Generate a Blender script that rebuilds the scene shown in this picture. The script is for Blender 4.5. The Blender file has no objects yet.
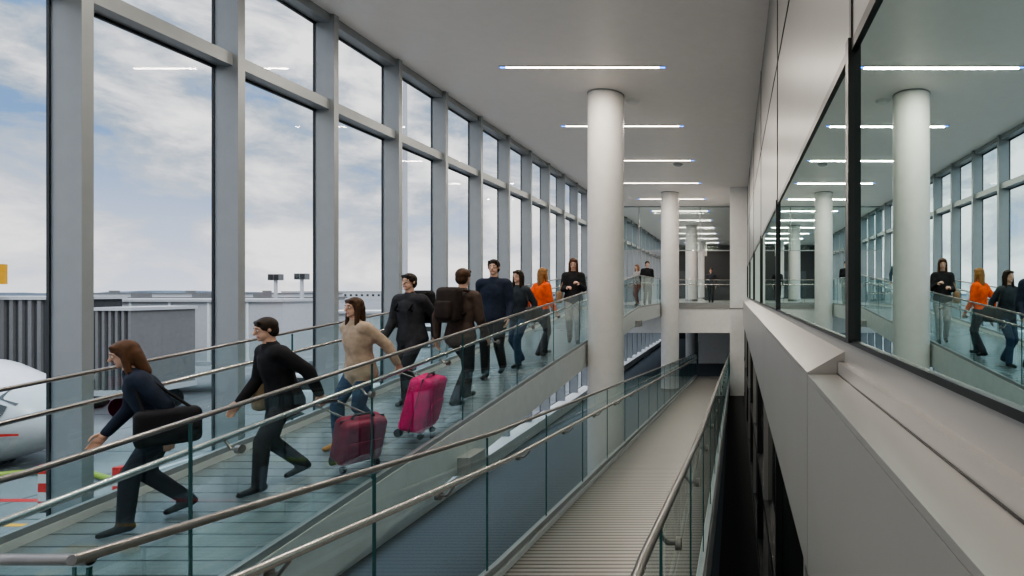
import bpy, bmesh, math, random
import numpy as np
from mathutils import Vector, Matrix
random.seed(7)
V = Vector
SC = bpy.context.scene
try:
    SC.view_settings.look = 'AgX - Medium High Contrast'
except Exception as ex:
    print('look', ex)
# ------------------------------------------------------------------ materials
def newmat(name):
    m = bpy.data.materials.new(name); m.use_nodes = True
    nt = m.node_tree; nt.nodes.clear()
    out = nt.nodes.new('ShaderNodeOutputMaterial')
    return m, nt, out
def pmat(name, col, rough=0.5, metal=0.0, var=0.06, scale=6.0, bump=0.0, spec=0.5, emit=None, es=0.0):
    m, nt, out = newmat(name)
    b = nt.nodes.new('ShaderNodeBsdfPrincipled')
    tc = nt.nodes.new('ShaderNodeTexCoord')
    n = nt.nodes.new('ShaderNodeTexNoise'); n.inputs['Scale'].default_value = scale; n.inputs['Detail'].default_value = 4
    nt.links.new(tc.outputs['Object'], n.inputs['Vector'])
    r = nt.nodes.new('ShaderNodeValToRGB')
    a = [max(0, c*(1-var)) for c in col]; d = [min(1, c*(1+var)) for c in col]
    r.color_ramp.elements[0].position = .3; r.color_ramp.elements[1].position = .7
    r.color_ramp.elements[0].color = (*a, 1); r.color_ramp.elements[1].color = (*d, 1)
    nt.links.new(n.outputs['Fac'], r.inputs['Fac'])
    nt.links.new(r.outputs['Color'], b.inputs['Base Color'])
    b.inputs['Roughness'].default_value = rough; b.inputs['Metallic'].default_value = metal
    b.inputs['Specular IOR Level'].default_value = spec
    if bump:
        bp = nt.nodes.new('ShaderNodeBump'); bp.inputs['Strength'].default_value = bump; bp.inputs['Distance'].default_value = .01
        nt.links.new(n.outputs['Fac'], bp.inputs['Height']); nt.links.new(bp.outputs['Normal'], b.inputs['Normal'])
    if emit:
        b.inputs['Emission Color'].default_value = (*emit, 1); b.inputs['Emission Strength'].default_value = es
    nt.links.new(b.outputs['BSDF'], out.inputs['Surface'])
    return m
def glassmat(name, tint, ior=1.45, gl=(1, 1, 1), rough=0.0):
    m, nt, out = newmat(name)
    t = nt.nodes.new('ShaderNodeBsdfTransparent'); t.inputs['Color'].default_value = (*tint, 1)
    g = nt.nodes.new('ShaderNodeBsdfGlossy'); g.inputs['Color'].default_value = (*gl, 1); g.inputs['Roughness'].default_value = rough
    f = nt.nodes.new('ShaderNodeFresnel'); f.inputs['IOR'].default_value = ior
    mx = nt.nodes.new('ShaderNodeMixShader')
    nt.links.new(f.outputs['Fac'], mx.inputs['Fac']); nt.links.new(t.outputs[0], mx.inputs[1]); nt.links.new(g.outputs[0], mx.inputs[2])
    nt.links.new(mx.outputs[0], out.inputs['Surface'])
    return m
def mirrorglass(name, body, gl, lo, hi, rough=0.0):
    m, nt, out = newmat(name)
    d = nt.nodes.new('ShaderNodeBsdfPrincipled'); d.inputs['Base Color'].default_value = (*body, 1); d.inputs['Roughness'].default_value = .3
    g = nt.nodes.new('ShaderNodeBsdfGlossy'); g.inputs['Color'].default_value = (*gl, 1); g.inputs['Roughness'].default_value = rough
    f = nt.nodes.new('ShaderNodeFresnel'); f.inputs['IOR'].default_value = 1.7
    mr = nt.nodes.new('ShaderNodeMapRange'); mr.inputs['To Min'].default_value = lo; mr.inputs['To Max'].default_value = hi
    mr.inputs['From Max'].default_value = .6
    mx = nt.nodes.new('ShaderNodeMixShader')
    nt.links.new(f.outputs['Fac'], mr.inputs['Value']); nt.links.new(mr.outputs[0], mx.inputs['Fac'])
    nt.links.new(d.outputs[0], mx.inputs[1]); nt.links.new(g.outputs[0], mx.inputs[2])
    nt.links.new(mx.outputs[0], out.inputs['Surface'])
    return m
def stripemat(name, base, dark, period, duty, rough, metal=0.0, bump=.4, base2=None):
    m, nt, out = newmat(name)
    b = nt.nodes.new('ShaderNodeBsdfPrincipled')
    tc = nt.nodes.new('ShaderNodeTexCoord'); sx = nt.nodes.new('ShaderNodeSeparateXYZ')
    nt.links.new(tc.outputs['Object'], sx.inputs[0])
    mul = nt.nodes.new('ShaderNodeMath'); mul.operation = 'MULTIPLY'; mul.inputs[1].default_value = 1/period
    fr = nt.nodes.new('ShaderNodeMath'); fr.operation = 'FRACT'
    lt = nt.nodes.new('ShaderNodeMath'); lt.operation = 'LESS_THAN'; lt.inputs[1].default_value = duty
    nt.links.new(sx.outputs['Y'], mul.inputs[0]); nt.links.new(mul.outputs[0], fr.inputs[0]); nt.links.new(fr.outputs[0], lt.inputs[0])
    n = nt.nodes.new('ShaderNodeTexNoise'); n.inputs['Scale'].default_value = 3; n.inputs['Detail'].default_value = 6
    nt.links.new(tc.outputs['Object'], n.inputs['Vector'])
    mixb = nt.nodes.new('ShaderNodeMixRGB'); mixb.inputs[1].default_value = (*base, 1); mixb.inputs[2].default_value = (*(base2 or [c*.8 for c in base]), 1)
    nt.links.new(n.outputs['Fac'], mixb.inputs[0])
    mix = nt.nodes.new('ShaderNodeMixRGB'); mix.inputs[2].default_value = (*dark, 1)
    nt.links.new(lt.outputs[0], mix.inputs[0]); nt.links.new(mixb.outputs[0], mix.inputs[1])
    nt.links.new(mix.outputs[0], b.inputs['Base Color'])
    b.inputs['Roughness'].default_value = rough; b.inputs['Metallic'].default_value = metal
    bp = nt.nodes.new('ShaderNodeBump'); bp.inputs['Strength'].default_value = bump; bp.inputs['Distance'].default_value = .004; bp.invert = True
    nt.links.new(lt.outputs[0], bp.inputs['Height']); nt.links.new(bp.outputs[0], b.inputs['Normal'])
    nt.links.new(b.outputs[0], out.inputs['Surface'])
    return m
def emat(name, col, s):
    m, nt, out = newmat(name)
    e = nt.nodes.new('ShaderNodeEmission'); e.inputs[0].default_value = (*col, 1); e.inputs[1].default_value = s
    nt.links.new(e.outputs[0], out.inputs[0]); return m

M_ceil = pmat('ceiling_paint', (.88, .825, .785), .42, var=.015)
M_white = pmat('white_paint', (.80, .79, .77), .45, var=.03)
M_col = pmat('column_paint', (.68, .67, .65), .4, var=.03)
M_mull = pmat('mullion_metal', (.31, .33, .34), .38, .25, var=.03)
M_black = pmat('black_gasket', (.02, .022, .024), .4)
M_dkmet = pmat('dark_frame_metal', (.03, .033, .035), .35, .4)
M_panel = pmat('satin_metal_panel', (.42, .41, .40), .33, .5, var=.03, scale=2)
M_panel2 = pmat('upper_wall_panel', (.25, .25, .245), .35, .4, var=.03, scale=2)
M_steel = pmat('brushed_steel', (.50, .48, .45), .25, .95, var=.08, scale=20)
M_rail = pmat('rail_steel', (.28, .265, .25), .28, .9, var=.1, scale=20)
M_string = pmat('stringer_paint', (.62, .65, .65), .4, var=.04)
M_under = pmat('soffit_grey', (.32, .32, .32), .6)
M_win = glassmat('window_glass', (.95, .97, .97), 1.3)
M_bal = glassmat('balustrade_glass', (.80, .895, .895), 1.55, (.87, 1, 1))
M_edge = pmat('glass_edge', (.04, .12, .12), .2)
M_mirror = mirrorglass('tinted_wall_glass', (.20, .34, .325), (.79, .96, .935), .64, 1.0, .008)
M_dkglass = mirrorglass('dark_wall_glass', (.03, .032, .032), (.6, .6, .6), .12, .7)
M_ramp = stripemat('ramp_plank_floor', (.20, .235, .25), (.045, .06, .066), .16, .10, .22, 0.0, .4, (.14, .168, .182))
M_cramp = stripemat('ribbed_metal_floor', (.34, .325, .30), (.085, .08, .075), .07, .36, .33, .3, .6)
M_carpet = pmat('blue_grey_carpet', (.085, .105, .12), .8, var=.35, scale=60)
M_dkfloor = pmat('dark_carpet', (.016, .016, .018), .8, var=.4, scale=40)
M_upfloor = pmat('upper_floor_terrazzo', (.30, .30, .29), .3, var=.08, scale=30)
M_land = stripemat('landing_floor', (.20, .235, .25), (.045, .06, .066), .16, .09, .22)
M_lamp = emat('linear_lamp', (1, .90, .76), 14)
M_lampb = emat('lamp_blue_end', (.06, .25, 1), 5)
M_dkwall = pmat('dark_gate_wall', (.035, .038, .042), .5)
M_brown = pmat('gate_panel', (.07, .075, .085), .4)

# ------------------------------------------------------------------ mesh builder
class MB:
    def __init__(s): s.v = []; s.f = []; s.m = []; s.sm = []; s.mats = []
    def mi(s, mat):
        if mat not in s.mats: s.mats.append(mat)
        return s.mats.index(mat)
    def add(s, vs, fs, mat, smooth=False):
        o = len(s.v); s.v += [tuple(v) for v in vs]; i = s.mi(mat)
        for f in fs: s.f.append([k+o for k in f]); s.m.append(i); s.sm.append(smooth)
    def hexa(s, P, mat):  # P: 4 bottom, 4 top
        s.add(P, [(3, 2, 1, 0), (4, 5, 6, 7), (0, 1, 5, 4), (1, 2, 6, 5), (2, 3, 7, 6), (3, 0, 4, 7)], mat)
    def box(s, x0, x1, y0, y1, z0, z1, mat):
        s.hexa([(x0, y0, z0), (x1, y0, z0), (x1, y1, z0), (x0, y1, z0), (x0, y0, z1), (x1, y0, z1), (x1, y1, z1), (x0, y1, z1)], mat)
    def bbox(s, c, size, mat, rot=None, bev=.02, seg=3):
        bm = bmesh.new(); bmesh.ops.create_cube(bm, size=1)
        for v in bm.verts: v.co = V((v.co.x*size[0], v.co.y*size[1], v.co.z*size[2]))
        bmesh.ops.bevel(bm, geom=list(bm.edges), offset=bev, segments=seg, affect='EDGES', profile=.5)
        M = Matrix.Translation(V(c)) @ (rot or Matrix()).to_4x4()
        bm.verts.index_update()
        s.add([M @ v.co for v in bm.verts], [[v.index for v in f.verts] for f in bm.faces], mat, True); bm.free()
    def slab(s, x0, x1, prof, th, mat, matside=None):  # prof [(y,z)] top surface
        for (ya, za), (yb, zb) in zip(prof[:-1], prof[1:]):
            P = [(x0, ya, za-th), (x1, ya, za-th), (x1, yb, zb-th), (x0, yb, zb-th), (x0, ya, za), (x1, ya, za), (x1, yb, zb), (x0, yb, zb)]
            s.add(P, [(4, 5, 6, 7)], mat)
            s.add(P, [(3, 2, 1, 0), (0, 1, 5, 4), (1, 2, 6, 5), (2, 3, 7, 6), (3, 0, 4, 7)], matside or mat)
    def quad(s, P, mat): s.add(P, [(0, 1, 2, 3)], mat)
    def tube(s, pts, r, mat, n=10, caps=True):
        pts = [V(p) for p in pts]; rings = []
        for i, p in enumerate(pts):
            d = (pts[min(i+1, len(pts)-1)]-pts[max(i-1, 0)]).normalized()
            a = d.cross(V((0, 0, 1)))
            if a.length < .05: a = d.cross(V((1, 0, 0)))
            a.normalize(); b = d.cross(a).normalized()
            rr = r[i] if isinstance(r, (list, tuple)) else r
            rings.append([p+(a*math.cos(t*2*math.pi/n)+b*math.sin(t*2*math.pi/n))*rr for t in range(n)])
        vs = [q for R in rings for q in R]; fs = []
        for i in range(len(pts)-1):
            for k in range(n):
                fs.append((i*n+k, i*n+(k+1) % n, (i+1)*n+(k+1) % n, (i+1)*n+k))
        s.add(vs, fs, mat, True)
        if caps: s.add(rings[0], [list(range(n))], mat); s.add(rings[-1], [list(range(n))[::-1]], mat)
    def done(s, name, bevel=0):
        me = bpy.data.meshes.new(name); me.from_pydata(s.v, [], s.f)
        for m in s.mats: me.materials.append(m)
        me.polygons.foreach_set('material_index', s.m); me.polygons.foreach_set('use_smooth', s.sm); me.update()
        ob = bpy.data.objects.new(name, me); SC.collection.objects.link(ob)
        return ob

# ------------------------------------------------------------------ key dims (camera at origin, corridor runs +Y)
WX = -5.8; CZ = 3.93; GX = .47; FX = .31; LOW = -3.9; UP = -.55; LAND = -1.83
YB = -3.0; YE = 46.0
RX0, RX1 = -4.8, -3.0           # people ramp
CX0, CX1 = -1.72, -.28          # centre ramp
def interp(prof, y):
    if y <= prof[0][0]: return prof[0][1]
    for (a, b), (c, d) in zip(prof[:-1], prof[1:]):
        if y <= c: return b+(d-b)*(y-a)/(c-a)
    return prof[-1][1]
PR = [(YB, LAND), (2.3, LAND), (16.9, UP), (23.5, UP)]
PC = [(1.6, LAND+.03), (4.03, -2.1), (11.8, -2.75), (25.2, LOW+.03)]
def zr(y): return interp(PR, y)
def zc(y): return interp(PC, y)

# room shell
b = MB(); b.box(-6.1, .9, YB-.2, YE+.2, CZ, CZ+.3, M_ceil); b.done('ceiling')
b = MB(); b.box(-6.1, FX+.6, YB, YE, LOW-.3, LOW, M_carpet); b.done('floor_lower')
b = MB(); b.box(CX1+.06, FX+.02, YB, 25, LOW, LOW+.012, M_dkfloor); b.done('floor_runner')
b = MB(); b.box(-6.1, .9, YB-.2, YB, LOW-.3, CZ, M_white); b.done('wall_back')
b = MB()
b.box(-6.1, .9, YE, YE+.2, LOW-.3, CZ, M_dkwall)
for x in (-5.0, -3.6, -2.2, -.9): b.box(x, x+.9, YE-.06, YE, UP, UP+2.3, M_brown)
b.done('wall_end')
# upper floor slab
b = MB()
b.box(-6.1, .5, 23.5, YE, UP-.16, UP, M_upfloor)
b.box(-6.1, .5, 23.55, YE, UP-1.2, UP-.16, M_white)
b.done('floor_upper')
# landing
b = MB(); b.box(RX0-.06, FX+.15, YB, 1.6, LAND-.25, LAND, M_land); b.done('floor_landing')
# people ramp
b = MB()
b.slab(RX0, RX1, [(1.6, LAND), (2.3, LAND), (16.9, UP), (23.5, UP)], .05, M_ramp)
for x0, x1, dp in ((RX0-.06, RX0, .2), (RX1, RX1+.06, .46)):
    b.slab(x0, x1, [(1.6, LAND+.06), (2.3, LAND+.06), (16.9, UP+.06), (23.5, UP+.06)], dp, M_string)
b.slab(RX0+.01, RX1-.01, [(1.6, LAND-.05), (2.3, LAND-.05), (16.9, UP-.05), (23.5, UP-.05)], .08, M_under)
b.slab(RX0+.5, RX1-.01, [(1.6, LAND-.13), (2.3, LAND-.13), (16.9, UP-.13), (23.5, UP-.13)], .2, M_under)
for y in (6.0, 10.97, 16.4, 21.8):
    z = zr(y)-.25; xr = -2.98 if y in (10.97, 21.8) else RX1+.2
    b.hexa([(RX0+.5, y-.18, z-.35), (xr, y-.18, z-.18), (xr, y+.18, z-.18), (RX0+.5, y+.18, z-.35),
            (RX0+.5, y-.18, z), (xr, y-.18, z), (xr, y+.18, z), (RX0+.5, y+.18, z)], M_under)
b.done('passenger_ramp')
# centre ramp
b = MB()
b.slab(CX0, CX1, PC, .06, M_cramp)
for x0, x1 in ((CX0-.07, CX0), (CX1, CX1+.07)):
    b.slab(x0, x1, [(y, z+.05) for y, z in PC], .34, M_string)
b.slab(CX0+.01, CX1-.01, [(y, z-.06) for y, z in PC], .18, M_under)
b.done('ribbed_ramp')

# balustrades
def balustrade(name, X, prof, inner, joints, capmat=M_rail, second=None, thick=.015):
    b = MB(); H = 1.07
    ys = [p[0] for p in prof]; ye = ys[-1]; y = ys[0]
    js = [ys[0]]
    while js[-1]+joints < ye-.3: js.append(js[-1]+joints)
    js.append(ye)
    for ya, yb in zip(js[:-1], js[1:]):
        a = ya+.006; c = yb-.006
        cuts = [a]+[q for q in ys if a < q < c]+[c]
        for p, q in zip(cuts[:-1], cuts[1:]):
            zp, zq = interp(prof, p), interp(prof, q)
            b.quad([(X, p, zp+.0), (X, q, zq+.0), (X, q, zq+H-.02), (X, p, zp+H-.02)], M_bal)
        for e in (a, c):
            ze = interp(prof, e)
            b.box(X-.004, X+.004, e-.002, e+.002, ze, ze+H-.02, M_edge)
    b.tube([(X, y, z+H) for y, z in prof], thick, capmat)
    b.slab(X-.022, X+.022, [(y, z+.11) for y, z in prof], .048, M_mull)
    hx = X+inner*.09
    hs = [.87]+([second] if second else [])
    for h in hs:
        b.tube([(hx, y, z+h) for y, z in prof], .019, M_steel)
        y = ys[0]+.6
        while y < ye-.2:
            z = interp(prof, y)+h
            b.tube([(X, y, z-.07), (X+inner*.05, y, z-.07), (hx, y, z-.02)], .009, M_rail, 6)
            b.tube([(X-.012*inner, y, z-.07), (X+.014*inner, y, z-.07)], .028, M_rail, 12)
            y += 1.2
    return b.done(name)
prR = [(1.5, LAND), (2.3, LAND), (16.9, UP), (23.5, UP)]
balustrade('glass_balustrade', RX1+.03, prR, -1, 1.5)
balustrade('glass_balustrade', RX0-.03, prR, 1, 1.5, second=.5)
PCb = [(1.455, LAND+.05)]+PC[1:]
balustrade('glass_balustrade', CX0-.035, PCb, 1, 1.22)
balustrade('glass_balustrade', CX1+.035, [(.6, LAND+.05)]+PCb, -1, 1.22)
def crossbal(name, x0, x1, y, z, n, hr=True):
    b = MB(); w = (x1-x0)/n
    for i in range(n):
        a, c = x0+i*w+.006, x0+(i+1)*w-.006
        b.quad([(a, y, z), (c, y, z), (c, y, z+1.05), (a, y, z+1.05)], M_bal)
        for e in (a, c): b.box(e-.003, e+.003, y-.005, y+.005, z, z+1.05, M_edge)
    b.tube([(x0, y, z+1.07), (x1, y, z+1.07)], .015, M_rail)
    b.tube([(x0, y-.09, z+.87), (x1, y-.09, z+.87)], .019, M_steel)
    for i in range(n): b.tube([(x0+(i+.5)*w, y, z+.8), (x0+(i+.5)*w, y-.09, z+.85)], .009, M_rail, 6)
    b.box(x0, x1, y-.03, y+.03, z, z+.1, M_mull)
    return b.done(name)
crossbal('glass_balustrade', RX1+.03, CX0-.035, 1.5, LAND+.03, 1)
crossbal('glass_balustrade', RX1+.03, -.21, 23.6, UP, 3)

# columns
for y in (10.97, 21.8, 32.6, 43.4):
    b = MB(); n = 48; x = -2.575; r = .355; z0 = LOW if y < 23 else UP
    b.tube([(x, y, z0), (x, y, CZ)], r, M_col, n)
    b.tube([(x, y, z0), (x, y, z0+.12)], r+.02, M_steel, n)
    b.tube([(x, y, CZ-.025), (x, y, CZ)], r+.006, M_under, n)
    if y > 23: b.tube([(x, y, LOW), (x, y, UP-1.2)], r, M_col, n)
    b.done('round_column')

# ceiling lamps
y = 9.6 - 3.4*3
while y < YE-1:
    b = MB()
    b.box(-4.1, -1.22, y-.05, y+.05, CZ-.012, CZ, M_steel)
    b.box(-4.0, -1.32, y-.02, y+.02, CZ-.018, CZ-.008, M_lamp)
    b.box(-4.1, -4.0, y-.02, y+.02, CZ-.018, CZ-.008, M_lampb)
    b.box(-1.32, -1.22, y-.02, y+.02, CZ-.018, CZ-.008, M_lampb)
    ob = b.done('linear_ceiling_lamp')
    ld = bpy.data.lights.new('lamp_light', 'AREA'); ld.shape = 'RECTANGLE'; ld.size = 2.7; ld.size_y = .07
    ld.energy = 95; ld.color = (1, .90, .78)
    lo = bpy.data.objects.new('lamp_light', ld); SC.collection.objects.link(lo); lo.location = (-2.66, y, CZ-.03); lo.parent = ob
    y += 3.4
for i, (x, y) in enumerate(((-1.75, 16.9), (-2.1, 11.3), (-1.3, 27.0))):
    b = MB(); b.tube([(x, y, CZ-.05), (x, y, CZ)], [.11, .16], M_mull if i == 0 else M_white, 20); b.done('smoke_detector')

# ------------------------------------------------------------------ window wall left
b = MB()
ys = []
y = 4.81-1.5*5
while y < YE+.5: ys.append(y); y += 1.5
for y in ys:
    b.box(-5.93, -5.66, y-.045, y+.045, LOW, CZ, M_mull)
    b.box(-5.95, -5.925, y-.06, y+.06, LOW, CZ, M_black)
for z, h in ((2.65, .07), (CZ-.06, .06), (LOW+.12, .12)):
    b.box(-5.92, -5.72, YB, YE, z-h, z+h, M_mull)
    b.box(-5.95, -5.915, YB, YE, z-h-.03, z+h+.03, M_black)
b.done('window_mullion_frame')
b = MB()
for ya, yb in zip(ys[:-1], ys[1:]):
    b.quad([(-5.9, ya, LOW), (-5.9, yb, LOW), (-5.9, yb, CZ), (-5.9, ya, CZ)], M_win)
b.done('window_1')
b = MB(); b.box(-5.85, -5.45, YB, YE, LOW, LOW+.28, M_white); b.done('trim_1')

# ------------------------------------------------------------------ right wall
b = MB()
YR = 20.6
b.quad([(GX, YB, -.2), (GX, YR, -.2), (GX, YR, .96), (GX, YB, .96)], M_mirror)
b.done('window_2')
b = MB()
b.box(GX-.004, GX+.2, YB, YR, .98, CZ, M_panel2)
mull = [-1.6, 2.19, 6.0, 9.8, 13.6, 17.4, 20.5]
for y in mull:
    b.box(GX-.025, GX+.05, y-.028, y+.028, -.2, 1.0, M_dkmet)
    b.box(GX-.012, GX+.01, y-.015, y+.015, 1.0, CZ, M_black)
for z, h in ((.97, .022), (-.2, .009), (2.5, .010)):
    b.box(GX-.012, GX+.05, YB, YR, z-h, z+h, M_dkmet)
b.box(GX, GX+.2, YB, YR, -.6, -.2, M_panel)
b.done('wall_right')
b = MB()  # ledge / fascia
b.box(FX+.02, GX+.1, YB, 20.55, -1.2, -.37, M_panel)
b.box(FX+.022, GX, 2.352, 2.37, -1.2, -.36, M_black)
b.hexa([(FX, 2.36, -.37), (GX, 2.36, -.37), (GX, 20.55, -.37), (FX, 20.55, -.37),
        (FX, 2.36, -.345), (GX, 2.36, -.255), (GX, 20.55, -.255), (FX, 20.55, -.345)], M_panel)
b.box(FX, GX, YB, 2.35, -.37, -.352, M_panel)
b.box(GX-.03, GX, YB, 2.35, -.352, -.30, M_panel)
b.box(GX-.034, GX-.02, YB, 2.35, -.352, -.348, M_dkmet)
for ya, yb in ((YB, -1.3), (-1.3, 2.355), (2.355, 6.0), (6.0, 9.8), (9.8, 13.6), (13.6, 17.4), (17.4, 20.55)):
    b.box(FX, FX+.03, ya+.005, yb-.005, -1.2, -.372, M_panel)
b.done('wall_ledge')
b = MB()
b.box(FX+.08, FX+.3, YB, 20.55, LOW, -1.2, M_dkglass)
y = YB
while y < 20:
    b.box(FX+.03, FX+.08, y-.03, y+.03, LOW, -1.2, M_panel if int(round(y/1.9)) % 2 else M_dkmet); y += 1.9
for z in (-1.27, -2.5, LOW+.1): b.box(FX+.03, FX+.08, YB, 20.55, z-.05, z+.05, M_dkmet)
b.done('wall_lower_right')
b = MB()
b.box(-.19, .8, YR, 24.5, LOW, CZ, M_white)
b.box(-.2, -.18, YR-.01, 24.5, -.63, -.6, M_black)
b.box(-.195, .8, YR-.008, YR, -.64, -.60, M_panel2)
b.done('wall_jamb')
b = MB()
b.box(-.19, .8, 24.5, YE, LOW, CZ, M_dkwall)
for y in (27, 31, 35, 39, 43): b.box(-.24, -.19, y, y+2.2, UP, UP+2.6, M_brown)
b.box(-2.0, -.19, 36, 36.3, UP, UP+2.9, M_dkwall)
b.box(-2.0, -.19, 30, 30.4, LOW, UP-1.2, M_white)
b.done('wall_gate_side')
b = MB()
for xa, xb in ((-5.8, -4.4), (-4.4, -3.0), (-3.0, -1.6), (-1.6, -.19)):
    b.quad([(xa, 25.2, 1.9), (xb, 25.2, 1.9), (xb, 25.2, CZ), (xa, 25.2, CZ)], M_bal)
    b.box(xa-.02, xa+.02, 25.17, 25.23, 1.9, CZ, M_mull)
b.box(-5.8, -.19, 25.17, 25.23, 1.88, 1.92, M_mull)
b.box(-5.8, -.19, 25.17, 25.23, CZ-.05, CZ, M_mull)
b.done('window_3')

# ------------------------------------------------------------------ exterior
GZ = -5.8
M_apron = pmat('apron_concrete', (.125, .13, .135), .85, var=.3, scale=.15)
M_joint = pmat('apron_joint', (.05, .05, .05), .8)
M_yellow = pmat('yellow_paint', (.55, .27, .005), .6)
M_red = pmat('red_paint', (.42, .012, .01), .5)
M_bwhite = pmat('aircraft_white', (.40, .41, .42), .3, var=.04)
M_bgrey = pmat('cladding_grey', (.04, .043, .046), .6, var=.1)
M_rib = pmat('bellows_rib', (.14, .14, .14), .6)
M_hills = pmat('distant_hills', (.05, .07, .095), .9, var=.4, scale=.02)
M_hose = pmat('hose_green', (.20, .26, .03), .5)
b = MB(); b.box(-1500, 200, -300, 1500, GZ-.5, GZ, M_apron); b.done('ground_apron')
b = MB()
random.seed(3)
xs = list(range(-1450, 191, 20)); hz = [-1.2+1.7*math.sin(x*.006)+1.2*math.sin(x*.021+1)+random.uniform(-.7, .9) for x in xs]
for k in range(len(xs)-1):
    b.hexa([(xs[k], 800, GZ), (xs[k+1], 800, GZ), (xs[k+1], 860, GZ), (xs[k], 860, GZ), (xs[k], 820, hz[k]), (xs[k+1], 820, hz[k+1]), (xs[k+1], 860, hz[k+1]), (xs[k], 860, hz[k])], M_hills)
b.done('distant_treeline')
random.seed(5)
def building(x0, x1, y0, y1, h, mat=M_bwhite):
    b = MB(); b.box(x0, x1, y0, y1, GZ, GZ+h, mat)
    b.box(x0-.3, x1+.3, y0-.3, y1+.3, GZ+h, GZ+h+.3, M_rib)
    n = max(2, int((x1-x0)/4))
    for i in range(n):
        xx = x0+(i+.3)*(x1-x0)/n; b.box(xx, xx+1.6, y0-.05, y0, GZ+h*.45, GZ+h*.7, M_dkmet)
    for i in range(3):
        xx = x0+(i+.5)*(x1-x0)/3; b.box(xx-.8, xx+.8, y0+1, y0+3, GZ+h+.3, GZ+h+1.1, M_rib)
    return b.done('service_building')
building(-56, -44, 48, 54, 4.0)
building(-110, -78, 95, 110, 4.6)
building(-230, -150, 190, 210, 5.2)
building(-75, -55, 120, 130, 4.0)
building(-42, -22, 110, 120, 4.2)
building(-330, -180, 400, 430, 6.0)
building(-150, -60, 450, 470, 5.6)
def pole(x, y, top, boxed):
    b = MB(); b.tube([(x, y, GZ), (x, y, top)], [.16, .11] if boxed else [.3, .2], M_bwhite, 12)
    b.tube([(x, y, GZ), (x, y, GZ+.5)], .3, M_bgrey, 12)
    if boxed:
        b.box(x-.42, x+.42, y-.2, y+.2, top-.25, top+.2, M_rib)
        for k in (-.2, .2): b.box(x+k-.15, x+k+.15, y-.24, y-.2, top-.2, top+.15, M_dkmet)
    else:
        b.box(x-1.3, x+1.3, y-.15, y+.15, top-.2, top, M_bgrey)
        for k in (-1, -.4, .4, 1): b.box(x+k-.2, x+k+.2, y-.3, y-.15, top-.5, top-.1, M_dkmet)
    b.done('apron_light_mast')
pole(-33.4, 40, 1.1, True); pole(-31.5, 40, 1.15, True); pole(-36, 60, 27, False)
def bridge(x0, x1, y0, y1, zb, zt, ribs, main, ribm):
    b = MB()
    b.box(x0, x1, y0, y1, zb, zt, main)
    if ribs:
        x = x0
        while x < x1:
            b.box(x, x+ribs*.4, y0-.1, y1+.1, zb-.05, zt+.06, ribm); x += ribs
    else:
        x = x0
        while x < x1:
            b.box(x, x+.12, y0-.06, y1+.06, zb, zt, M_string); x += 2.2
    b.box(x0-.1, x1+.1, y0-.15, y1+.15, zt, zt+.15, M_bwhite)
    b.box(x0-.1, x1+.1, y0-.12, y1+.12, zb-.25, zb, M_bwhite)
    for xx in (x0+.8, x1-.8):
        b.tube([(xx, (y0+y1)/2-.8, GZ), (xx, (y0+y1)/2-.8, zb)], .14, M_mull, 10)
        b.tube([(xx, (y0+y1)/2+.8, GZ), (xx, (y0+y1)/2+.8, zb)], .14, M_mull, 10)
        b.tube([(xx, (y0+y1)/2-1.3, GZ+.45), (xx, (y0+y1)/2+1.3, GZ+.45)], .45, M_black, 16)
    b.done('jet_bridge')
bridge(-40, -31.2, 25, 28, -4.0, -.35, .42, M_bgrey, M_rib)
bridge(-29.2, -27.6, 25.2, 28, -4.5, -.85, .3, M_bgrey, M_rib)
bridge(-38.5, -25.5, 31, 34, -3.9, -.55, 0, M_bwhite, M_bwhite)
bridge(-32, -22, 36, 38.6, -4.6, -1.4, 0, M_bwhite, M_bwhite)
b = MB(); b.box(-33.9, -32.8, 24.4, 24.8, .35, 1.25, M_yellow); b.tube([(-33.2, 24.6, GZ), (-33.2, 24.6, .4)], .1, M_dkmet, 8)
b.done('yellow_sign_box')
# aircraft
b = MB()
ax, ay, az = -22.0, 18.0, -4.0
prof = [(0, .02, -.45), (.15, .35, -.42), (.5, .75, -.34), (1.1, 1.15, -.22), (2.0, 1.5, -.1), (3.2, 1.78, -.02), (4.6, 1.88, 0), (22, 1.88, 0), (26, 1.5, .35), (30, .8, .8), (32, .25, 1.1)]
b.tube([(ax-d, ay+d*.12, az+dz) for d, r, dz in prof], [r for d, r, dz in prof], M_bwhite, 36)
PRr = [(d, r) for d, r, z in prof]; PRz = [(d, z) for d, r, z in prof]
def fs(d, ang, e=.05):
    r = interp(PRr, d)+e; z = interp(PRz, d); a = math.radians(ang)
    return (ax-d, ay+d*.12-r*math.sin(a), az+z+r*math.cos(a))
for k in range(-3, 3):
    a0 = k*24+3; a1 = a0+18; d0 = .58+abs(k+.5)*.12; d1 = d0+.42
    b.quad([fs(d0, a0), fs(d0, a1), fs(d1, a1), fs(d1, a0)], M_black)
for i in range(24):
    d = 5.0+i*.62; b.quad([fs(d, 66), fs(d, 78), fs(d+.25, 78), fs(d+.25, 66)], M_dkmet)
b.quad([fs(3.4, 60), fs(3.4, 105), fs(3.43, 105), fs(3.43, 60)], M_dkmet); b.quad([fs(4.2, 60), fs(4.2, 105), fs(4.23, 105), fs(4.23, 60)], M_dkmet)
for d in np.arange(.5, 21, .6): b.quad([fs(d, 98), fs(d, 103), fs(d+.6, 103), fs(d+.6, 98)], M_red)
b.tube([(ax-2.6, ay+.3, az-1.5), (ax-2.6, ay+.3, GZ+.3)], .1, M_steel, 10)
for k in (-.2, .2): b.tube([(ax-2.6, ay+.3+k-.09, GZ+.35), (ax-2.6, ay+.3+k+.09, GZ+.35)], .35, M_black, 18)
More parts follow.
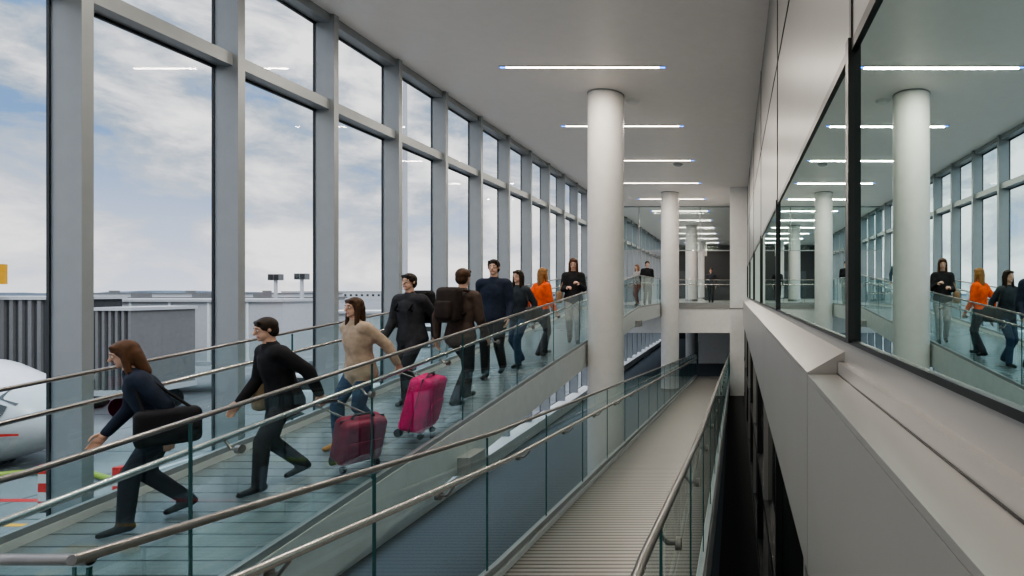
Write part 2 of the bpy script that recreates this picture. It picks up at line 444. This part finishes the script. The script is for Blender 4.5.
b.hexa([(ax-17, ay+3, az-1), (ax-11, ay+2, az-1), (ax-17, ay-13, az-.2), (ax-19, ay-13, az-.2), (ax-17, ay+3, az-.7), (ax-11, ay+2, az-.7), (ax-17, ay-13, az-.1), (ax-19, ay-13, az-.1)], M_bwhite)
b.tube([(ax-11.5, ay-3, az-1.0), (ax-12, ay-3, az-1.0), (ax-15, ay-3, az-.9)], [.8, .85, .6], M_bwhite, 24)
b.hexa([(ax-31, ay+3.5, az+1.2), (ax-26.5, ay+3, az+1.2), (ax-26.5, ay+3.2, az+1.2), (ax-31, ay+3.7, az+1.2), (ax-32, ay+3.8, az+5.8), (ax-30, ay+3.4, az+5.8), (ax-30, ay+3.5, az+5.8), (ax-32, ay+3.9, az+5.8)], M_red)
b.done('airplane')
b = MB()
b.box(-40, -9, 12.2, 12.6, GZ, GZ+.01, M_yellow); b.box(-40, -9, 13.6, 13.75, GZ, GZ+.01, M_yellow)
b.box(-24, -10, 15.2, 15.4, GZ, GZ+.01, M_red); b.box(-19, -18.8, 15.5, 40, GZ, GZ+.01, M_bwhite)
for i in range(12): b.box(-19+i*1.0, -18.5+i*1.0, 10.4, 11.5, GZ, GZ+.01, M_yellow)
for i in range(14): b.box(-90, -8, 8+i*6, 8.06+i*6, GZ, GZ+.006, M_joint); b.box(-14-i*6, -13.94-i*6, -5, 90, GZ, GZ+.006, M_joint)
b.done('apron_marking')
def barrier(x, y):
    b = MB()
    for i in range(5): b.box(x-.11, x+.11, y-.1, y+.1, GZ+i*.24, GZ+(i+1)*.24, M_red if i % 2 == 0 else M_bwhite)
    b.box(x-.3, x+.3, y-.25, y+.25, GZ, GZ+.08, M_black); b.done('safety_post')
barrier(-18.4, 14.7); barrier(-16.2, 14.5)
b = MB()
b.tube([(-24+i*.5, 16.4+.8*math.sin(i*.35)+i*.06, GZ+.12) for i in range(30)], .09, M_hose, 8); b.done('fuel_hose')
def truck(x, y, m):
    b = MB()
    b.bbox((x, y, GZ+1.1), (4, 1.9, 1.2), m, bev=.12); b.bbox((x-1, y, GZ+1.9), (1.6, 1.7, .9), m, bev=.15)
    b.box(x-1.5, x-.5, y-.9, y-.86, GZ+1.7, GZ+2.2, M_dkmet)
    for xx in (x-1.3, x+1.3):
        for yy in (y-.9, y+.9): b.tube([(xx, yy-.12, GZ+.4), (xx, yy+.12, GZ+.4)], .4, M_black, 16)
    b.done('service_truck')
truck(-17, 24, M_bwhite); truck(-31, 58, M_bwhite); truck(-24, 62, M_yellow); truck(-60, 75, M_rib)

# ------------------------------------------------------------------ people
def ell(c, r, F, S, U, nu=16, nv=10):
    vs = [c+U*r[2]]; fs = []
    for j in range(1, nv):
        t = math.pi*j/nv
        for i in range(nu):
            p = 2*math.pi*i/nu
            vs.append(c+S*(r[0]*math.sin(t)*math.cos(p))+F*(r[1]*math.sin(t)*math.sin(p))+U*(r[2]*math.cos(t)))
    vs.append(c-U*r[2]); L = len(vs)-1
    for i in range(nu): fs.append((0, 1+i, 1+(i+1) % nu)); fs.append((L, L-nu+(i+1) % nu, L-nu+i))
    for j in range(nv-2):
        for i in range(nu):
            a = 1+j*nu+i; c2 = 1+j*nu+(i+1) % nu; fs.append((a, a+nu, c2+nu, c2))
    return vs, fs
def cap(p0, p1, r0, r1, S=None, k=1.0, n=14):
    p0, p1 = V(p0), V(p1); d = (p1-p0)
    if d.length < 1e-5: d = V((0, 0, 1e-4))
    A = d.normalized()
    s = (S - A*S.dot(A)) if S else A.orthogonal()
    if s.length < .05: s = A.orthogonal()
    s.normalize(); f = A.cross(s)
    rings = []
    for t in (-80, -50, -25, 0): rings.append((p0+A*(r0*math.sin(math.radians(t))), r0*math.cos(math.radians(t))))
    for t in (0, 25, 50, 80): rings.append((p1+A*(r1*math.sin(math.radians(t))), r1*math.cos(math.radians(t))))
    vs = []; fs = []
    for c, r in rings:
        for i in range(n):
            a = 2*math.pi*i/n; vs.append(c+s*(k*r*math.cos(a))+f*(r*math.sin(a)))
    for j in range(len(rings)-1):
        for i in range(n): fs.append((j*n+i, j*n+(i+1) % n, (j+1)*n+(i+1) % n, (j+1)*n+i))
    fs.append(list(range(n))[::-1]); fs.append([(len(rings)-1)*n+i for i in range(n)])
    return vs, fs
def remesh(parts, vox, it=3):
    vs = []; fs = []
    for v, f in parts:
        o = len(vs); vs += [tuple(q) for q in v]; fs += [[k+o for k in q] for q in f]
    me = bpy.data.meshes.new('tmp'); me.from_pydata(vs, [], fs); me.update()
    ob = bpy.data.objects.new('tmp', me); SC.collection.objects.link(ob)
    m = ob.modifiers.new('r', 'REMESH'); m.mode = 'VOXEL'; m.voxel_size = vox; m.use_smooth_shade = True
    s = ob.modifiers.new('s', 'SMOOTH'); s.iterations = it; s.factor = .5
    dg = bpy.context.evaluated_depsgraph_get(); dg.update()
    e = bpy.data.meshes.new_from_object(ob.evaluated_get(dg))
    n = len(e.vertices); co = np.empty(n*3); e.vertices.foreach_get('co', co); co = co.reshape(-1, 3)
    F = [list(p.vertices) for p in e.polygons]
    bpy.data.objects.remove(ob); bpy.data.meshes.remove(me); bpy.data.meshes.remove(e)
    return co, F
def ik(a, c, l1, l2, pole):
    d = c-a; L = min(d.length, (l1+l2)*.999); A = d.normalized()
    x = (l1*l1-l2*l2+L*L)/(2*L); h = math.sqrt(max(0, l1*l1-x*x))
    p = (pole-A*pole.dot(A)).normalized()
    return a+A*x+p*h, a+A*L
_mc = {}
def cmat(col, rough=.8, bump=.3):
    k = tuple(col)+(rough,)
    if k not in _mc: _mc[k] = pmat('cloth_%d' % len(_mc), col, rough, var=.22, scale=14, bump=bump, spec=.25)
    return _mc[k]
M_skin = pmat('skin', (.58, .36, .27), .5, var=.05); M_lip = pmat('lips', (.42, .13, .11), .5); M_eyew = pmat('eye_white', (.8, .8, .78), .2); M_eyed = pmat('eye_dark', (.03, .02, .015), .2)
def person(name, X, Y, H, yaw, top, pants, hair, shoe=(.02, .02, .02), stride=.38, lean=3, swing=.5, longhair=False, jacket=1.12,
           hem=0.0, vox=.014, gz=None, hands=None, headyaw=0, female=False, headpitch=0, crouch=0.0, bootmat=None, lead=1, skirt=0):
    gz = gz or (lambda x, y: zr(y))
    a = math.radians(yaw)   # yaw 0 faces -Y
    F = V((math.sin(a), -math.cos(a), 0)); S = V((F.y, -F.x, 0)) * -1
    Z = V((0, 0, 1)); base = V((X, Y, gz(X, Y)))
    th = math.radians(lean); U = Z*math.cos(th)+F*math.sin(th)
    st = stride*H/1.7
    drop = .5*H-math.sqrt(max(.01, (.492*H)**2-(st/2)**2))+.0+crouch*H
    pelvis = base+Z*(.525*H-drop*.8)-F*(math.sin(th)*.06*H)
    parts = []; bones = []
    def add(p0, p1, r0, r1, tag, k=1.0, SS=None):
        parts.append(cap(p0, p1, r0*H, r1*H, SS or S, k)); bones.append((p0, p1, r0*H, r1*H, tag, k, SS or S))
    hw = .125 if not female else .112
    hipw = .05
    wrists = {}
    for sgn, fwd in ((lead, 1), (-lead, -1)):
        hip = pelvis+S*(sgn*hipw*H)-Z*.01*H
        fy = base+S*(sgn*.045*H)+F*(fwd*st/2)
        fz = gz(fy.x, fy.y)+.006; lift = 0.0 if fwd > 0 else min(.03*H, st*.06)
        ank = V((fy.x, fy.y, fz+.048*H+lift))
        knee, ank = ik(hip, ank, .245*H, .243*H, F)
        add(hip, knee, .060, .042, 'p'); add(knee, ank, .042, .034, 'p')
        if lift < .005:
            heel = ank-F*.018*H-Z*.022*H; toe = ank+F*.085*H-Z*.028*H
            toe.z = gz(toe.x, toe.y)+.006+.019*H
        else:
            toe = V((ank.x, ank.y, 0))+F*.080*H; toe.z = gz(toe.x, toe.y)+.006+.019*H
            heel = ank-F*.02*H-Z*.016*H
        add(heel, toe, .024, .018, 's', 1.15)
        if bootmat: add(ank+Z*.07*H, ank, .036, .034, 's')
    J = jacket
    waist = pelvis+U*.10*H; chest = pelvis+U*.20*H; neckb = pelvis+U*.305*H
    add(pelvis+S*.03*H, pelvis-S*.03*H, .07, .07, 'p')
    add(pelvis+U*(.02-hem)*H, waist, .064*J*(1.16 if hem > 0 else 1.0), .058*J, 't', 1.38)
    add(waist, chest, .058*J, .064*J, 't', 1.45 if not female else 1.35)
    shl = {s_: pelvis+U*.275*H+S*(s_*(hw-.03)*H) for s_ in (1, -1)}
    add(chest+U*.03*H, chest-U*.02*H, .06*J, .06*J, 't', 1.6)
    add(shl[1], shl[-1], .042*J, .042*J, 't')
    hu = (Z*.75+U*.25).normalized()
    hp = math.radians(headpitch)
    ha = a+math.radians(headyaw); Fh = V((math.sin(ha), -math.cos(ha), 0)); Fh = (Fh-hu*Fh.dot(hu)).normalized()
    hu2 = hu*math.cos(hp)+Fh*math.sin(hp); Fh = Fh*math.cos(hp)-hu*math.sin(hp); Sh = hu2.cross(Fh)*-1
    hc = neckb+hu*.05*H+hu2*.058*H+Fh*.012*H
    add(neckb-U*.02*H, hc-hu2*.02*H, .034, .030, 'k')
    add(neckb-U*.035*H, neckb+hu*.0*H, .05, .038*J, 't')
    for s_ in (1, -1):
        sh = shl[s_]+S*(s_*.012*H)
        if hands and hands.get(s_) is not None:
            hx, hf, hz = hands[s_]; tgt = sh+S*(s_*hx*H)+F*(hf*H)+Z*(hz*H)
        else:
            an = swing*(-s_*lead)
            tgt = sh+F*(math.sin(an)*.30*H)-Z*(math.cos(an)*.30*H)+S*(s_*.03*H)
        el, wr = ik(sh, tgt, .165*H, .15*H, -F*.8+S*s_*.3-Z*.1)
        add(sh, el, .036*J, .030*J, 't'); add(el, wr, .030*J, .021*J, 't')
        wrists[s_] = (wr, (wr-el).normalized())
    co, FF = remesh(parts, vox, 3)
    cen = np.array([co[f].mean(0) for f in FF]); best = np.full(len(FF), 1e9); tag = np.zeros(len(FF), int)
    tags = {'t': 0, 'p': 1, 's': 2, 'k': 3}
    for p0, p1, r0, r1, tg, k, SS in bones:
        P0 = np.array(p0); D = np.array(p1)-P0; L2 = max(1e-8, D@D); W = cen-P0
        t = np.clip(W@D/L2, 0, 1); Q = W-t[:, None]*D
        if k != 1:
            s0 = np.array(SS.normalized()); Q = Q-np.outer(Q@s0, s0)*(1-1/k)
        dd = np.linalg.norm(Q, axis=1)-(r0+(r1-r0)*t)
        if tg == 't': dd -= .004
        m_ = dd < best; best[m_] = dd[m_]; tag[m_] = tags[tg]
    b = MB(); cm = [cmat(top), cmat(pants), cmat(shoe, .5), M_skin]
    for m in cm: b.mats.append(m)
    b.v += [tuple(c) for c in co]; b.f += FF; b.m += [int(t) for t in tag]; b.sm += [True]*len(FF)
    def put(res, mat):
        c, f = res; b.add([tuple(q) for q in c], f, mat, True)
    h = .133*H
    hp_ = []
    at = lambda s_, f_, u_: hc+Sh*(s_*h)+Fh*(f_*h)+hu2*(u_*h)
    hp_.append(ell(at(0, -.02, .12), (.325*h, .385*h, .37*h), Fh, Sh, hu2))
    hp_.append(ell(at(0, .08, -.17), (.25*h, .27*h, .31*h), Fh, Sh, hu2))
    hp_.append(ell(at(0, .27, -.36), (.11*h, .09*h, .09*h), Fh, Sh, hu2))
    hp_.append(cap(at(0, .345, .10), at(0, .44, -.09), .035*h, .06*h))
    for s_ in (1, -1):
        hp_.append(ell(at(s_*.335, -.02, .0), (.035*h, .07*h, .115*h), Fh, Sh, hu2, 10, 8))
        hp_.append(cap(at(s_*.06, .345, .14), at(s_*.2, .29, .13), .035*h, .03*h))
    hp_.append(cap(at(-.08, .315, -.225), at(.08, .315, -.225), .035*h, .035*h))
    hp_.append(cap(at(0, -.08, -.2), neckb-U*.01*H, .2*h, .23*h))
    put(remesh(hp_, .0065 if vox < .017 else .009, 1), M_skin)
    for s_ in (1, -1):
        put(ell(at(s_*.13, .33, .045), (.05*h, .035*h, .032*h), Fh, Sh, hu2, 10, 8), M_eyew)
        put(ell(at(s_*.13, .355, .045), (.024*h, .018*h, .026*h), Fh, Sh, hu2, 8, 6), M_eyed)
        put(cap(at(s_*.07, .37, .15), at(s_*.2, .325, .15), .014*h, .012*h, None, 1, 8), cmat(hair))
    put(cap(at(-.09, .335, -.225), at(.09, .335, -.225), .024*h, .024*h, None, 1, 8), M_lip)
    hr = [ell(at(0, -.07, .18), (.385*h, .42*h, .385*h), Fh, Sh, hu2), ell(at(0, -.18, -.04), (.35*h, .28*h, .35*h), Fh, Sh, hu2),
          cap(at(-.2, .24, .38), at(.22, .2, .36), .09*h, .1*h)]
    if longhair:
        hr.append(cap(at(0, -.22, .0), at(0, -.30, -.85), .27*h, .20*h, Sh, 1.5))
        for s_ in (1, -1): hr.append(cap(at(s_*.30, .03, .1), at(s_*.34, .12, -.85), .12*h, .11*h))
    put(remesh(hr, .009, 2), cmat(hair, .55))
    for s_ in (1, -1):
        wr, D = wrists[s_]
        sd = (F - D*F.dot(D)); sd = sd.normalized() if sd.length > .1 else D.orthogonal().normalized()
        pn = D.cross(sd).normalized()*(-1)
        if pn.dot(S*s_) > 0: pn = -pn
        L = .105*H; pp = []
        pp.append(cap(wr-D*.02, wr+D*L*.18, .025, .024, sd, 1.0))
        pp.append(cap(wr+D*L*.12, wr+D*L*.46, .013, .014, sd, 2.3))
        gripc = .9 if (hands and hands.get(s_) is not None) else .45
        for i, (off, ln) in enumerate(((.024, .40), (.008, .46), (-.008, .43), (-.023, .34))):
            p = wr+D*L*.5+sd*off; ang = 0
            for kx, fr_ in enumerate((.45, .32, .23)):
                ang += gripc*(.5 if kx == 0 else .8); dirv = D*math.cos(ang)+pn*math.sin(ang)
                q = p+dirv*L*ln*fr_*1.15; pp.append(cap(p, q, .0078-.0008*kx, .0072-.0008*kx, None, 1, 8)); p = q
        p = wr+D*L*.14+sd*.026; q = p+(D*.75+sd*.5+pn*.35).normalized()*L*.27; r_ = q+(D*.85+pn*.5-sd*.05).normalized()*L*.2
        pp.append(cap(p, q, .011, .009, None, 1, 8)); pp.append(cap(q, r_, .009, .0075, None, 1, 8))
        put(remesh(pp, .0042 if vox < .017 else .006, 1), M_skin)
    return b, wrists, dict(pelvis=pelvis, chest=chest, U=U, F=F, S=S, neckb=neckb, shl=shl, base=base)

def suitcase(name, x, y, w, d, h, yaw, tilt, mat, hand=None, gz=zr):
    b = MB(); z = gz(y)
    R = Matrix.Rotation(math.radians(yaw), 4, 'Z') @ Matrix.Rotation(math.radians(tilt), 4, 'X')
    piv = V((x, y, z+.085))
    T = lambda p: piv + (R @ V(p))
    R3 = R
    b.bbox(T((0, 0, h/2+.03)), (w, d, h), mat, R3, .05, 4)
    b.bbox(T((0, -d/2-.01, h*.42)), (w*.75, .02, h*.45), mat, R3, .009, 2)
    b.bbox(T((0, 0, h/2+.03)), (w*1.006, .012, h*1.006), M_black, R3, .004, 1)
    for s1 in (-1, 1):
        b.tube([T((s1*w*.38-.015, d*.42, 0)), T((s1*w*.38+.015, d*.42, 0))], .042, M_black, 14)
        b.tube([T((s1*w*.38-.015, -d*.42, .005)), T((s1*w*.38+.015, -d*.42, .005))], .03, M_black, 14)
    top = T((0, d*.4, h+.42)) if hand is None else V(hand)
    ux = (R @ V((1, 0, 0))).normalized()
    for s1 in (-1, 1): b.tube([T((s1*.09, d*.4, h)), top+ux*(s1*.09)], .008, M_steel, 8)
    b.tube([top-ux*.10, top+ux*.10], .014, M_black, 8)
    b.tube([T((-.09, 0, h+.03)), T((-.07, 0, h+.065)), T((.07, 0, h+.065)), T((.09, 0, h+.03))], .012, M_black, 8)
    return b.done(name)

def backpack(b, info, H, mat, s=1.0):
    c = info['chest']-info['F']*.135*H*s+info['U']*.02*H
    R = Matrix((info['S'], info['F'], info['U'])).transposed()
    b.bbox(c, (.30*s, .17*s, .44*s), mat, R.to_4x4(), .06, 4)
    b.bbox(c-info['F']*.09*s-info['U']*.06, (.22*s, .08*s, .22*s), mat, R.to_4x4(), .03, 3)
    for sg in (1, -1):
        pts = [c+info['U']*.19*s+info['S']*sg*.09, info['shl'][sg]+info['U']*.07-info['S']*sg*.03, info['chest']+info['F']*.12*H*.75+info['S']*sg*.10, c-info['U']*.15*s+info['S']*sg*.13]
        b.tube(pts, .016, mat, 8)

def shoulderbag(b, info, H, mat, side, sz=(.34, .14, .26), drop=.30):
    c = info['pelvis']+info['S']*side*.16*H+info['U']*(.02*H)-info['F']*.02
    R = Matrix((info['F'], info['S'], V((0, 0, 1)))).transposed()
    b.bbox(c, sz, mat, R.to_4x4(), .04, 3)
    top = info['shl'][side]+info['U']*.065
    for k in (-1, 1): b.tube([c+info['F']*k*sz[0]*.35+V((0, 0, sz[2]*.45)), top+info['F']*k*.02], .010, mat, 6)

BLK = (.015, .015, .018); NAVY = (.02, .028, .05); DENIM = (.05, .085, .15); BRN = (.06, .032, .018)
# leading traveller, leaning forward
b, w, i = person('p', -4.22, 4.02, 1.38, -40, NAVY, (.03, .035, .05), (.09, .045, .025), stride=.40, lean=20, swing=.35, headpitch=12, hem=.04, longhair=True, female=True, jacket=1.2)
shoulderbag(b, i, 1.38, cmat(BLK), 1, (.34, .17, .25)); b.done('traveller_in_navy_coat')
# black jacket, pulls the dark red case
b, w, i = person('p', -3.84, 4.66, 1.44, -30, BLK, (.035, .037, .045), (.03, .02, .015), stride=.42, lean=12, swing=.35, hem=.05, headpitch=8, jacket=1.25,
                 hands={-1: None, 1: (.05, -.17, -.25)})
shoulderbag(b, i, 1.44, cmat((.33, .25, .15)), -1, (.3, .14, .3)); b.done('traveller_in_black_jacket')
wr, D = w[1]; suitcase('rolling_suitcase', -3.40, 4.92, .36, .22, .40, 60, 18, cmat((.20, .012, .04), .45, .05), hand=wr+D*.085)
# beige coat, pulls the magenta case
b, w, i = person('p', -3.82, 5.6, 1.50, -20, (.42, .33, .25), DENIM, BRN, shoe=(.45, .22, .04), stride=.38, lean=6, swing=.35, longhair=True, female=True, hem=.06, bootmat=1,
                 hands={1: (.07, -.17, -.25), -1: None}, lead=-1, jacket=1.2)
b.done('traveller_in_beige_coat')
wr, D = w[1]; suitcase('magenta_suitcase', -3.32, 5.72, .42, .25, .55, 100, 14, cmat((.66, .01, .15), .45, .05), hand=wr+D*.085)
b, w, i = person('p', -4.2, 7.15, 1.66, -10, (.035, .036, .042), (.03, .03, .035), (.025, .018, .014), stride=.38, lean=4, hem=.05, jacket=1.25, swing=.35)
backpack(b, i, 1.68, cmat(BLK)); b.done('traveller_with_backpack')
b, w, i = person('p', -3.48, 6.98, 1.74, 170, (.07, .05, .042), (.03, .03, .035), BRN, stride=.42, lean=4, hem=.04, swing=.3, jacket=1.18)
backpack(b, i, 1.76, cmat((.03, .022, .02))); b.done('traveller_in_brown_jacket')
b, w, i = person('p', -3.72, 8.5, 1.80, 10, NAVY, BLK, (.02, .015, .012), stride=.35, lean=2, hem=.03, lead=-1, jacket=1.18, swing=.3); b.done('tall_traveller')
b, w, i = person('p', -3.60, 9.2, 1.60, -15, (.04, .05, .06), DENIM, (.03, .02, .015), stride=.3, lean=4, longhair=True, female=True, hem=.02, swing=.3)
shoulderbag(b, i, 1.6, cmat((.05, .05, .05)), 1); b.done('traveller_with_shoulder_bag')
b, w, i = person('p', -3.50, 9.95, 1.60, 150, (.85, .11, .015), (.04, .04, .05), (.28, .14, .05), stride=.26, lean=2, longhair=True, female=True, vox=.015, swing=.3); b.done('woman_in_orange_top')
b, w, i = person('p', -3.32, 11.3, 1.74, 15, (.02, .02, .022), (.34, .33, .32), (.07, .03, .015), stride=.2, lean=1, longhair=True, female=True, vox=.015,
                 hands={1: (-.03, .16, -.10), -1: (-.03, .14, -.14)}, headpitch=12, hem=.02)
shoulderbag(b, i, 1.7, cmat((.3, .2, .12)), -1, (.3, .12, .24)); b.done('woman_in_black_jacket')
fl = lambda x, y: UP
b, w, i = person('p', -3.55, 22.2, 1.80, 20, BLK, BLK, (.03, .02, .015), stride=.2, vox=.02, gz=fl, swing=.2); b.done('man_in_black')
b, w, i = person('p', -4.0, 22.6, 1.68, -30, (.45, .42, .4), (.25, .1, .08), (.2, .1, .05), stride=.25, vox=.02, gz=fl, female=True, longhair=True, swing=.2); b.done('woman_in_grey_top')
b, w, i = person('p', -4.3, 17.6, 1.7, 10, (.08, .12, .16), DENIM, BRN, stride=.3, vox=.02, gz=fl, swing=.3); b.done('man_in_blue_sweater')
b, w, i = person('p', -1.2, 27.5, 1.75, 0, (.05, .05, .06), BLK, BRN, stride=.3, vox=.022, gz=fl, swing=.3); b.done('man_in_dark_suit')

# ------------------------------------------------------------------ world
wd = bpy.data.worlds.new('overcast_sky'); SC.world = wd; wd.use_nodes = True
nt = wd.node_tree; nt.nodes.clear()
N = nt.nodes.new; Lk = nt.links.new
out = N('ShaderNodeOutputWorld'); bg = N('ShaderNodeBackground')
tc = N('ShaderNodeTexCoord'); mp = N('ShaderNodeMapping'); mp.inputs['Scale'].default_value = (1, 1, 2.2)
mp.inputs['Location'].default_value = (.3, 1.1, .2)
n1 = N('ShaderNodeTexNoise'); n1.inputs['Scale'].default_value = 5.5; n1.inputs['Detail'].default_value = 9; n1.inputs['Roughness'].default_value = .6; n1.inputs['Distortion'].default_value = .3
Lk(tc.outputs['Generated'], mp.inputs[0]); Lk(mp.outputs[0], n1.inputs['Vector'])
cr = N('ShaderNodeValToRGB'); e = cr.color_ramp.elements
e[0].position = .38; e[0].color = (.16, .28, .50, 1); e[1].position = .62; e[1].color = (1, .98, .98, 1)
k = e.new(.46); k.color = (.33, .39, .49, 1); k = e.new(.53); k.color = (.58, .60, .65, 1)
Lk(n1.outputs['Fac'], cr.inputs[0])
sx = N('ShaderNodeSeparateXYZ'); Lk(tc.outputs['Generated'], sx.inputs[0])
mr = N('ShaderNodeMapRange'); mr.inputs['From Min'].default_value = 0; mr.inputs['From Max'].default_value = .2; mr.inputs['To Min'].default_value = .6; mr.inputs['To Max'].default_value = 0
Lk(sx.outputs['Z'], mr.inputs[0])
mx = N('ShaderNodeMixRGB'); mx.inputs[2].default_value = (.95, .91, .93, 1)
Lk(mr.outputs[0], mx.inputs[0]); Lk(cr.outputs[0], mx.inputs[1])
Lk(mx.outputs[0], bg.inputs[0])
mz = N('ShaderNodeMapRange'); mz.inputs['From Min'].default_value = .45; mz.inputs['From Max'].default_value = 1.0; mz.inputs['To Min'].default_value = 1.5; mz.inputs['To Max'].default_value = 8.0
Lk(sx.outputs['Z'], mz.inputs[0]); Lk(mz.outputs[0], bg.inputs[1])
Lk(bg.outputs[0], out.inputs[0])
sd = bpy.data.lights.new('sun', 'SUN'); sd.energy = 1.2; sd.angle = math.radians(12); sd.color = (1, .97, .93)
so = bpy.data.objects.new('sun', sd); SC.collection.objects.link(so); so.rotation_euler = (math.radians(35), math.radians(35), 0); so.location = (10, -10, 20)

cd = bpy.data.cameras.new('camera'); cam = bpy.data.objects.new('camera', cd); SC.collection.objects.link(cam)
cam.location = (0, 0, 0); cam.rotation_euler = (math.pi/2, 0, 0)
cd.sensor_width = 36; cd.lens = 36*550/1024; cd.shift_x = -(735-512)/1024; cd.shift_y = 4/1024; cd.clip_end = 3000; cd.clip_start = .05
SC.camera = cam
